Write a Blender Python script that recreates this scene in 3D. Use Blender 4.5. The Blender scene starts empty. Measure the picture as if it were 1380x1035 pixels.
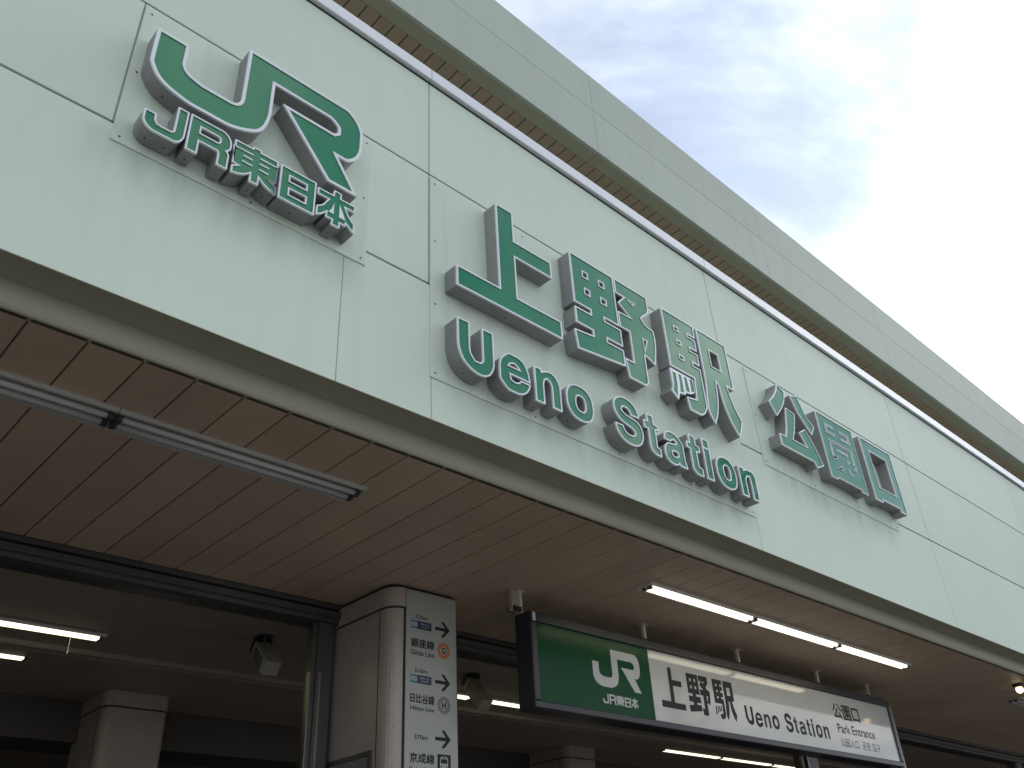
import bpy, math, random
from mathutils import Matrix, Vector
from mathutils.geometry import tessellate_polygon
random.seed(7)
SC = bpy.context.scene
COL = SC.collection

# ------------------------------------------------------------------ camera
cam_d = bpy.data.cameras.new('camera')
cam = bpy.data.objects.new('camera', cam_d)
COL.objects.link(cam)
RIGHT = (0.72970118, -0.68202284, -0.04879585)
DOWN = (0.33451087, 0.41831331, -0.84446223)
FWD = (0.59635448, 0.59988234, 0.53338777)
m = Matrix.Identity(4)
for i in range(3):
    m[i][0] = RIGHT[i]; m[i][1] = -DOWN[i]; m[i][2] = -FWD[i]
m.translation = (0.0, -2.7, 1.6)
cam.matrix_world = m
cam_d.sensor_width = 36.0
cam_d.lens = 36.0 * 1189.42 / 1380.0
cam_d.clip_start = 0.05
cam_d.clip_end = 2000.0
SC.camera = cam

# ------------------------------------------------------------------ sky and sun
SUN_EL, SUN_AZ = math.radians(32), math.radians(93)   # azimuth measured from +Y towards +X
w = bpy.data.worlds.new('World'); SC.world = w; w.use_nodes = True
nt = w.node_tree; N = nt.nodes; K = nt.links
bg = N['Background']; bg.inputs['Strength'].default_value = 0.1
sky = N.new('ShaderNodeTexSky'); sky.sky_type = 'NISHITA'; sky.sun_disc = False
sky.sun_elevation = SUN_EL; sky.sun_rotation = SUN_AZ
tc = N.new('ShaderNodeTexCoord')
sep = N.new('ShaderNodeSeparateXYZ'); K.new(tc.outputs['Generated'], sep.inputs[0])
mz = N.new('ShaderNodeMath'); mz.operation = 'MAXIMUM'; mz.inputs[1].default_value = 0.02
K.new(sep.outputs['Z'], mz.inputs[0])
az = N.new('ShaderNodeMath'); az.operation = 'ADD'; az.inputs[1].default_value = 0.25
K.new(mz.outputs[0], az.inputs[0])
cx = N.new('ShaderNodeMath'); cx.operation = 'DIVIDE'; K.new(sep.outputs['X'], cx.inputs[0]); K.new(az.outputs[0], cx.inputs[1])
cy = N.new('ShaderNodeMath'); cy.operation = 'DIVIDE'; K.new(sep.outputs['Y'], cy.inputs[0]); K.new(az.outputs[0], cy.inputs[1])
cmb = N.new('ShaderNodeCombineXYZ'); K.new(cx.outputs[0], cmb.inputs[0]); K.new(cy.outputs[0], cmb.inputs[1])
mp = N.new('ShaderNodeMapping'); K.new(cmb.outputs[0], mp.inputs[0])
mp.inputs['Location'].default_value = (0.771, 1.311, 0.0)
mp.inputs['Rotation'].default_value = (0, 0, math.radians(20))
n1 = N.new('ShaderNodeTexNoise'); n1.inputs['Scale'].default_value = 1.9; n1.inputs['Detail'].default_value = 9
n1.inputs['Roughness'].default_value = 0.58; n1.inputs['Distortion'].default_value = 0.35
K.new(mp.outputs[0], n1.inputs['Vector'])
cr = N.new('ShaderNodeValToRGB'); cr.color_ramp.interpolation = 'EASE'
e = cr.color_ramp.elements
e[0].position = 0.30; e[0].color = (3.3, 3.9, 5.1, 1)
e[1].position = 0.64; e[1].color = (12.3, 12.4, 12.2, 1)
x = cr.color_ramp.elements.new(0.485); x.color = (5.6, 6.2, 7.2, 1)
K.new(n1.outputs['Fac'], cr.inputs[0])
n2 = N.new('ShaderNodeTexNoise'); n2.inputs['Scale'].default_value = 1.1; n2.inputs['Detail'].default_value = 5
K.new(mp.outputs[0], n2.inputs['Vector'])
c2 = N.new('ShaderNodeValToRGB'); c2.color_ramp.elements[0].position = 0.30; c2.color_ramp.elements[1].position = 0.48
c2.color_ramp.elements[0].color = (0.88, 0.88, 0.88, 1); c2.color_ramp.elements[1].color = (1, 1, 1, 1)
K.new(n2.outputs['Fac'], c2.inputs[0])
mx = N.new('ShaderNodeMix'); mx.data_type = 'RGBA'
K.new(c2.outputs[0], mx.inputs[0]); K.new(sky.outputs[0], mx.inputs[6]); K.new(cr.outputs[0], mx.inputs[7])
# the cloud deck is brighter around the veiled sun
dt = N.new('ShaderNodeVectorMath'); dt.operation = 'DOT_PRODUCT'; K.new(tc.outputs['Generated'], dt.inputs[0])
dt.inputs[1].default_value = (math.sin(SUN_AZ) * math.cos(SUN_EL), math.cos(SUN_AZ) * math.cos(SUN_EL), math.sin(SUN_EL))
gl = N.new('ShaderNodeMapRange'); gl.inputs[1].default_value = -0.2; gl.inputs[2].default_value = 1.0
gl.inputs[3].default_value = 0.0; gl.inputs[4].default_value = 1.0; K.new(dt.outputs['Value'], gl.inputs[0])
gp_ = N.new('ShaderNodeMath'); gp_.operation = 'POWER'; gp_.inputs[1].default_value = 8.0; K.new(gl.outputs[0], gp_.inputs[0])
gm = N.new('ShaderNodeMath'); gm.operation = 'MULTIPLY_ADD'; gm.inputs[1].default_value = 0.95; gm.inputs[2].default_value = 0.80
K.new(gp_.outputs[0], gm.inputs[0])
vm = N.new('ShaderNodeVectorMath'); vm.operation = 'SCALE'
K.new(mx.outputs[2], vm.inputs[0]); K.new(gm.outputs[0], vm.inputs['Scale'])
K.new(vm.outputs[0], bg.inputs['Color'])

sl = bpy.data.lights.new('sun', 'SUN'); sl.energy = 0.5; sl.angle = math.radians(22); sl.color = (1.0, 0.97, 0.92)
so = bpy.data.objects.new('sun', sl); COL.objects.link(so)
sd = Vector((math.sin(SUN_AZ) * math.cos(SUN_EL), math.cos(SUN_AZ) * math.cos(SUN_EL), math.sin(SUN_EL)))
so.rotation_euler = sd.to_track_quat('Z', 'Y').to_euler(); so.location = sd * 60

vs = SC.view_settings
vs.view_transform = 'Standard'; vs.look = 'None'; vs.gamma = 1.0; vs.exposure = 0.62; vs.use_curve_mapping = False
SC.cycles.max_bounces = 10; SC.cycles.diffuse_bounces = 5; SC.cycles.glossy_bounces = 4

# ------------------------------------------------------------------ materials
def mat(name, col, rough=0.5, metal=0.0, spec=0.5, var=0.0, vscale=(3, 3, 3), rvar=0.0, bump=0.0, bscale=60.0,
        streak=0.0, emit=None, estr=0.0, grime=0.0, coat=0.0, stain_shade=()):
    M = bpy.data.materials.new(name); M.use_nodes = True
    t = M.node_tree; n = t.nodes; l = t.links; b = n['Principled BSDF']
    b.inputs['Base Color'].default_value = (*col, 1); b.inputs['Roughness'].default_value = rough
    b.inputs['Metallic'].default_value = metal; b.inputs['Specular IOR Level'].default_value = spec
    b.inputs['Coat Weight'].default_value = coat
    if emit:
        b.inputs['Emission Color'].default_value = (*emit, 1); b.inputs['Emission Strength'].default_value = estr
    geo = n.new('ShaderNodeNewGeometry')
    cur = None
    def noise(scale, sc3, detail=5):
        mpn = n.new('ShaderNodeMapping'); mpn.inputs['Scale'].default_value = sc3
        l.new(geo.outputs['Position'], mpn.inputs[0])
        q = n.new('ShaderNodeTexNoise'); q.inputs['Scale'].default_value = scale; q.inputs['Detail'].default_value = detail
        l.new(mpn.outputs[0], q.inputs['Vector']); return q
    def mult(fac, lo, hi, p0, p1):
        nonlocal cur
        r = n.new('ShaderNodeMapRange'); r.inputs[1].default_value = p0; r.inputs[2].default_value = p1
        r.inputs[3].default_value = lo; r.inputs[4].default_value = hi
        l.new(fac, r.inputs[0])
        k = n.new('ShaderNodeMix'); k.data_type = 'RGBA'; k.blend_type = 'MULTIPLY'; k.inputs[0].default_value = 1
        if cur is None: k.inputs[6].default_value = (*col, 1)
        else: l.new(cur, k.inputs[6])
        l.new(r.outputs[0], k.inputs[7]); cur = k.outputs[2]
    if var:
        mult(noise(1.0, vscale).outputs['Fac'], 1 - var, 1 + var, 0.3, 0.7)
    if streak:
        mult(noise(1.0, (9, 9, 0.5), 8).outputs['Fac'], 1 - streak, 1.0, 0.34, 0.5)
    if grime:
        mult(noise(1.0, (40, 40, 40), 6).outputs['Fac'], 1 - grime, 1.0, 0.3, 0.5)
    for (sx0, sx1, sz, sl_) in stain_shade:
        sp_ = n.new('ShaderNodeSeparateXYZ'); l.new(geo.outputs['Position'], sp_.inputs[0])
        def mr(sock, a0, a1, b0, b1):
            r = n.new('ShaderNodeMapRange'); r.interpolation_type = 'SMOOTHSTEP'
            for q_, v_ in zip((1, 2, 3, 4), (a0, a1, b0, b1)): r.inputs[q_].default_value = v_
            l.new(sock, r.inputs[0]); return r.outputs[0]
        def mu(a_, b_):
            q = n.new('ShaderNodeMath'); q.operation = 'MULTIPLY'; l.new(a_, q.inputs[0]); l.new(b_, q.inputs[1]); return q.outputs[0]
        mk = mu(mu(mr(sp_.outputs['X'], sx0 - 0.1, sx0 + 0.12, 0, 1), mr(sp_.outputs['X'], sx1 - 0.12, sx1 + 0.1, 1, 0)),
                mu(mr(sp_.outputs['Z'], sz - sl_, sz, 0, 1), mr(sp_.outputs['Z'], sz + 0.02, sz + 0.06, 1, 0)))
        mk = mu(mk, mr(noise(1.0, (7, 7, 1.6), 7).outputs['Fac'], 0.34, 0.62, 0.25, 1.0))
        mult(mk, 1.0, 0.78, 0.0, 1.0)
    oi = n.new('ShaderNodeObjectInfo')
    if var:
        mult(oi.outputs['Random'], 1 - var * 0.6, 1 + var * 0.6, 0, 1)
    if cur is not None: l.new(cur, b.inputs['Base Color'])
    if rvar:
        r = n.new('ShaderNodeMapRange'); r.inputs[3].default_value = rough - rvar; r.inputs[4].default_value = rough + rvar
        l.new(noise(4.0, (1, 1, 1)).outputs['Fac'], r.inputs[0]); l.new(r.outputs[0], b.inputs['Roughness'])
    if bump:
        bp = n.new('ShaderNodeBump'); bp.inputs['Strength'].default_value = bump; bp.inputs['Distance'].default_value = 0.004
        l.new(noise(bscale, (1, 1, 1), 3).outputs['Fac'], bp.inputs['Height']); l.new(bp.outputs[0], b.inputs['Normal'])
    return M

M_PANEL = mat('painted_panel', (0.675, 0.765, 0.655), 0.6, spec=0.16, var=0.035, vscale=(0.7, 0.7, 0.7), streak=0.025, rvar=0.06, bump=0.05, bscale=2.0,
              stain_shade=((0.62, 1.72, 4.29, 0.30), (2.3, 4.8, 3.83, 0.22), (5.2, 7.0, 4.30, 0.25), (0.50, 0.62, 4.28, 0.5)))
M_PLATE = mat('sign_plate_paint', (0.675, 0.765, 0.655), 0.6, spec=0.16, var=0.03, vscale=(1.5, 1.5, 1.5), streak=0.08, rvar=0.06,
              stain_shade=((0.64, 1.68, 4.37, 0.11), (2.25, 4.75, 3.94, 0.12), (2.3, 4.75, 4.40, 0.13), (5.2, 7.05, 4.46, 0.16)))  # zones below the letter rows: grime plus contact shading painted into the plate
M_JOINT = mat('joint_sealant', (0.06, 0.062, 0.056), 0.8)
M_GAP = mat('dark_gap', (0.03, 0.03, 0.03), 0.9)
M_CAP = mat('bright_aluminium_cap', (0.80, 0.82, 0.86), 0.35, var=0.02)
M_COVE = mat('olive_grey_paint', (0.40, 0.385, 0.275), 0.55, var=0.05)
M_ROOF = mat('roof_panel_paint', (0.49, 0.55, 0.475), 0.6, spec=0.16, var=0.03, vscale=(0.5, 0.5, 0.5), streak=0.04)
M_PLANK = mat('brown_soffit_plank', (0.57, 0.43, 0.305), 0.5, var=0.08, vscale=(2, 2, 2), bump=0.15, bscale=90)
M_RPLANK = mat('tan_roof_soffit_plank', (0.42, 0.315, 0.215), 0.5, var=0.06, vscale=(2, 2, 2))
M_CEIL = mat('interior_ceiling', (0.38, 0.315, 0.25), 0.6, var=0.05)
M_GREEN = mat('green_acrylic', (0.006, 0.215, 0.10), 0.05, var=0.05, vscale=(3, 3, 3), spec=0.34)
M_RIM = mat('white_rim', (0.78, 0.82, 0.85), 0.35, var=0.03)
M_STEEL = mat('brushed_stainless', (0.315, 0.317, 0.305), 0.5, metal=0.0, spec=0.2, var=0.06, vscale=(8, 8, 30), rvar=0.08, streak=0.12)
M_HOLE = mat('drain_hole_black', (0.01, 0.01, 0.01), 0.9)
M_BLACK = mat('black_frame', (0.022, 0.022, 0.026), 0.35, var=0.1)
M_SGREEN = mat('sign_green', (0.003, 0.07, 0.02), 0.2, spec=0.12)
M_SWHITE = mat('sign_white', (0.62, 0.62, 0.60), 0.06, spec=0.45, var=0.02)
M_SILVER = mat('silver_print', (0.55, 0.56, 0.55), 0.3)
M_PRINT = mat('dark_grey_print', (0.03, 0.033, 0.033), 0.45, spec=0.12)
M_COLM = mat('column_enamel', (0.45, 0.395, 0.325), 0.24, var=0.04, vscale=(4, 4, 2), grime=0.12)
M_CSIGN = mat('column_sign_sheet', (0.41, 0.415, 0.365), 0.30, var=0.02)
M_TEAL = mat('teal_print', (0.02, 0.22, 0.30), 0.35)
M_NAVY = mat('navy_print', (0.02, 0.025, 0.06), 0.35)
M_ORANGE = mat('orange_print', (0.55, 0.16, 0.03), 0.35)
M_GREYP = mat('grey_print', (0.20, 0.205, 0.18), 0.35)
M_ALU = mat('dark_aluminium', (0.13, 0.13, 0.125), 0.35, metal=0.6, var=0.1, rvar=0.1)
M_ALUL = mat('aluminium_highlight', (0.34, 0.32, 0.28), 0.3, metal=0.9)
M_LAMPW = mat('white_lamp_housing', (0.70, 0.68, 0.62), 0.45, var=0.03)
M_LAMPO = mat('unlit_lamp_housing', (0.50, 0.49, 0.44), 0.5, var=0.05)
M_TUBE = mat('lit_tube', (0.9, 0.9, 0.85), 0.4, emit=(1.0, 0.90, 0.66), estr=2.3)
M_TUBEH = mat('lit_hall_tube', (0.9, 0.9, 0.85), 0.4, emit=(1.0, 0.88, 0.60), estr=1.35)
M_TUBEO = mat('unlit_tube', (0.60, 0.60, 0.58), 0.25)
M_BULB = mat('lit_bulb', (0.9, 0.9, 0.8), 0.4, emit=(1.0, 0.80, 0.42), estr=1.8)
M_BEIGE = mat('beige_box', (0.46, 0.44, 0.33), 0.5, var=0.04)
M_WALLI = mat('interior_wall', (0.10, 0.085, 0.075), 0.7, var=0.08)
M_DGREEN = mat('dark_green_board', (0.03, 0.11, 0.07), 0.4)
M_GROUND = mat('paving', (0.165, 0.156, 0.146), 0.8, var=0.15, vscale=(0.6, 0.6, 0.6))
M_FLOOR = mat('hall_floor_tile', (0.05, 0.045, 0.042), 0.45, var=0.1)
M_SEAM = mat('brown_seam', (0.10, 0.075, 0.06), 0.8)
M_SEALV = mat('pale_sealant', (0.27, 0.30, 0.275), 0.7)
M_WHITE = mat('white_print', (0.7, 0.7, 0.7), 0.4)

# ------------------------------------------------------------------ mesh helpers
WL = {}
class B:
    def __init__(s): s.v = []; s.f = []
    def add(s, vs, fs):
        o = len(s.v); s.v += [tuple(v) for v in vs]; s.f += [tuple(i + o for i in f) for f in fs]; return s
    def box(s, x0, x1, y0, y1, z0, z1):
        return s.add([(x0,y0,z0),(x1,y0,z0),(x1,y1,z0),(x0,y1,z0),(x0,y0,z1),(x1,y0,z1),(x1,y1,z1),(x0,y1,z1)],
                     [(0,3,2,1),(4,5,6,7),(0,1,5,4),(1,2,6,5),(2,3,7,6),(3,0,4,7)])
    def panel(s, x0, x1, z0, z1, yf, yb, c=0.004):
        """cladding panel whose front (towards -y) edges are chamfered"""
        v = [(x0,yb,z0),(x1,yb,z0),(x1,yb,z1),(x0,yb,z1),(x0,yf+c,z0),(x1,yf+c,z0),(x1,yf+c,z1),(x0,yf+c,z1),
             (x0+c,yf,z0+c),(x1-c,yf,z0+c),(x1-c,yf,z1-c),(x0+c,yf,z1-c)]
        f = [(0,3,2,1)]
        for a in range(4):
            b_ = (a + 1) % 4
            f += [(a, b_, b_+4, a+4), (a+4, b_+4, b_+8, a+8)]
        f.append((8, 9, 10, 11))
        return s.add(v, f)
    def extrude_x(s, prof, x0, x1, close=True):
        n = len(prof)
        v = [(x0, y, z) for y, z in prof] + [(x1, y, z) for y, z in prof]
        f = [(i, (i+1) % n, n + (i+1) % n, n + i) for i in range(n if close else n - 1)]
        if close: f += [tuple(range(n - 1, -1, -1)), tuple(range(n, 2 * n))]
        return s.add(v, f)
    def tube(s, a, b_, r, n=10, r2=None):
        a = Vector(a); b_ = Vector(b_); d = (b_ - a).normalized()
        u = d.orthogonal().normalized(); w_ = d.cross(u); r2 = r if r2 is None else r2
        v = []
        for k in range(n):
            t = 2 * math.pi * k / n; o = u * math.cos(t) + w_ * math.sin(t)
            v += [a + o * r, b_ + o * r2]
        f = [(2*k, 2*((k+1) % n), 2*((k+1) % n)+1, 2*k+1) for k in range(n)]
        f += [tuple(2*k for k in range(n - 1, -1, -1)), tuple(2*k+1 for k in range(n))]
        return s.add(v, f)
    def prism(s, outer, holes, yf, yb, caps=True):
        """polygon in (x, z) with holes, from yf (front) to yb"""
        loops = [ccw(outer)] + [ccw(h)[::-1] for h in holes]
        flat = [p for lo in loops for p in lo]; n = len(flat)
        v = [(p[0], yf, p[1]) for p in flat] + [(p[0], yb, p[1]) for p in flat]
        f = []
        if caps:
            tris = tessellate_polygon([[Vector((p[0], p[1], 0)) for p in lo] for lo in loops])
            for t in tris:
                a, b_, c = t
                cr_ = (flat[b_][0]-flat[a][0])*(flat[c][1]-flat[a][1]) - (flat[b_][1]-flat[a][1])*(flat[c][0]-flat[a][0])
                if cr_ < 0: b_, c = c, b_
                f += [(a, b_, c), (n + a, n + c, n + b_)]
        o = 0
        for lo in loops:
            k = len(lo)
            f += [(o + i, n + o + i, n + o + (i+1) % k, o + (i+1) % k) for i in range(k)]
            o += k
        return s.add(v, f)
    def mesh(s, name, mt, off=(0, 0, 0), smooth=False):
        me = bpy.data.meshes.new(name)
        me.from_pydata([(x - off[0], y - off[1], z - off[2]) for x, y, z in s.v], [], s.f)
        me.materials.append(mt); me.update()
        if smooth:
            me.polygons.foreach_set('use_smooth', [True] * len(me.polygons))
        return me
def ccw(P):
    a = sum(P[i][0] * P[(i+1) % len(P)][1] - P[(i+1) % len(P)][0] * P[i][1] for i in range(len(P)))
    return list(P) if a > 0 else list(P)[::-1]
def link(name, data, parent=None, loc=(0, 0, 0)):
    """loc is the world position; children keep their own place under the parent"""
    o = bpy.data.objects.new(name, data); COL.objects.link(o)
    WL[o.name] = tuple(loc)
    if parent is not None:
        p = WL[parent.name]; o.parent = parent; o.location = (loc[0]-p[0], loc[1]-p[1], loc[2]-p[2])
    else: o.location = loc
    return o
def thing(name, label, cat, loc, group=None):
    o = link(name, None, None, loc); o.empty_display_size = 0.1
    return tag(o, label, cat, group)
def tag(o, label, cat, group=None):
    o['label'] = label; o['category'] = cat
    if group: o['group'] = group
    return o
def part(name, b, mt, parent, loc=None, smooth=False):
    """mesh given in world coordinates; its origin is put at loc (default: the parent's origin)"""
    loc = WL[parent.name] if loc is None else loc
    return link(name, b.mesh(name, mt, loc, smooth), parent, loc)

def smooth_loop(P, lim=43.0, sub=4):
    n = len(P); P = [Vector(p) for p in P]; seg = [(P[(i+1) % n] - P[i]) for i in range(n)]
    straight = [s_.length > 0.022 and (abs(s_.x) < 1e-6 or abs(s_.y) < 1e-6) for s_ in seg]
    sm = []; tan = []
    for i in range(n):
        a, b_ = seg[i-1], seg[i]
        ang = math.degrees(a.angle(b_, 0)); s_ok = ang < lim and not (straight[i-1] and straight[i])
        sm.append(s_ok)
        if straight[i-1]: t = a.normalized()
        elif straight[i]: t = b_.normalized()
        else: t = (a.normalized() + b_.normalized()).normalized()
        tan.append(t)
    out = []
    for i in range(n):
        j = (i + 1) % n; out.append(tuple(P[i])); l = seg[i].length
        if straight[i] or not (sm[i] or sm[j]): continue
        t0 = tan[i] if sm[i] else seg[i].normalized(); t1 = tan[j] if sm[j] else seg[i].normalized()
        for k in range(1, sub):
            u = k / sub
            h = (2*u**3-3*u*u+1)*P[i] + (u**3-2*u*u+u)*l*t0 + (-2*u**3+3*u*u)*P[j] + (u**3-u*u)*l*t1
            out.append(tuple(h))
    return out
def offset(P, d):
    """inset (d > 0) of a closed loop"""
    P = ccw(P); n = len(P); out = []
    for i in range(n):
        p = Vector(P[i]); a = (p - Vector(P[i-1])); b_ = (Vector(P[(i+1) % n]) - p)
        if a.length < 1e-7: a = b_
        if b_.length < 1e-7: b_ = a
        a.normalize(); b_.normalize()
        na = Vector((-a.y, a.x)); nb = Vector((-b_.y, b_.x)); m_ = na + nb
        if m_.length < 1e-4: m_ = na
        m_.normalize(); c = max(m_.dot(na), 0.42)
        q = p + m_ * (d / c); out.append((q.x, q.y))
    return out
def inside(pt, P):
    x_, y_ = pt; c = False
    for i in range(len(P)):
        x1, y1 = P[i]; x2, y2 = P[i-1]
        if (y1 > y_) != (y2 > y_) and x_ < (x2-x1)*(y_-y1)/(y2-y1)+x1: c = not c
    return c

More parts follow.
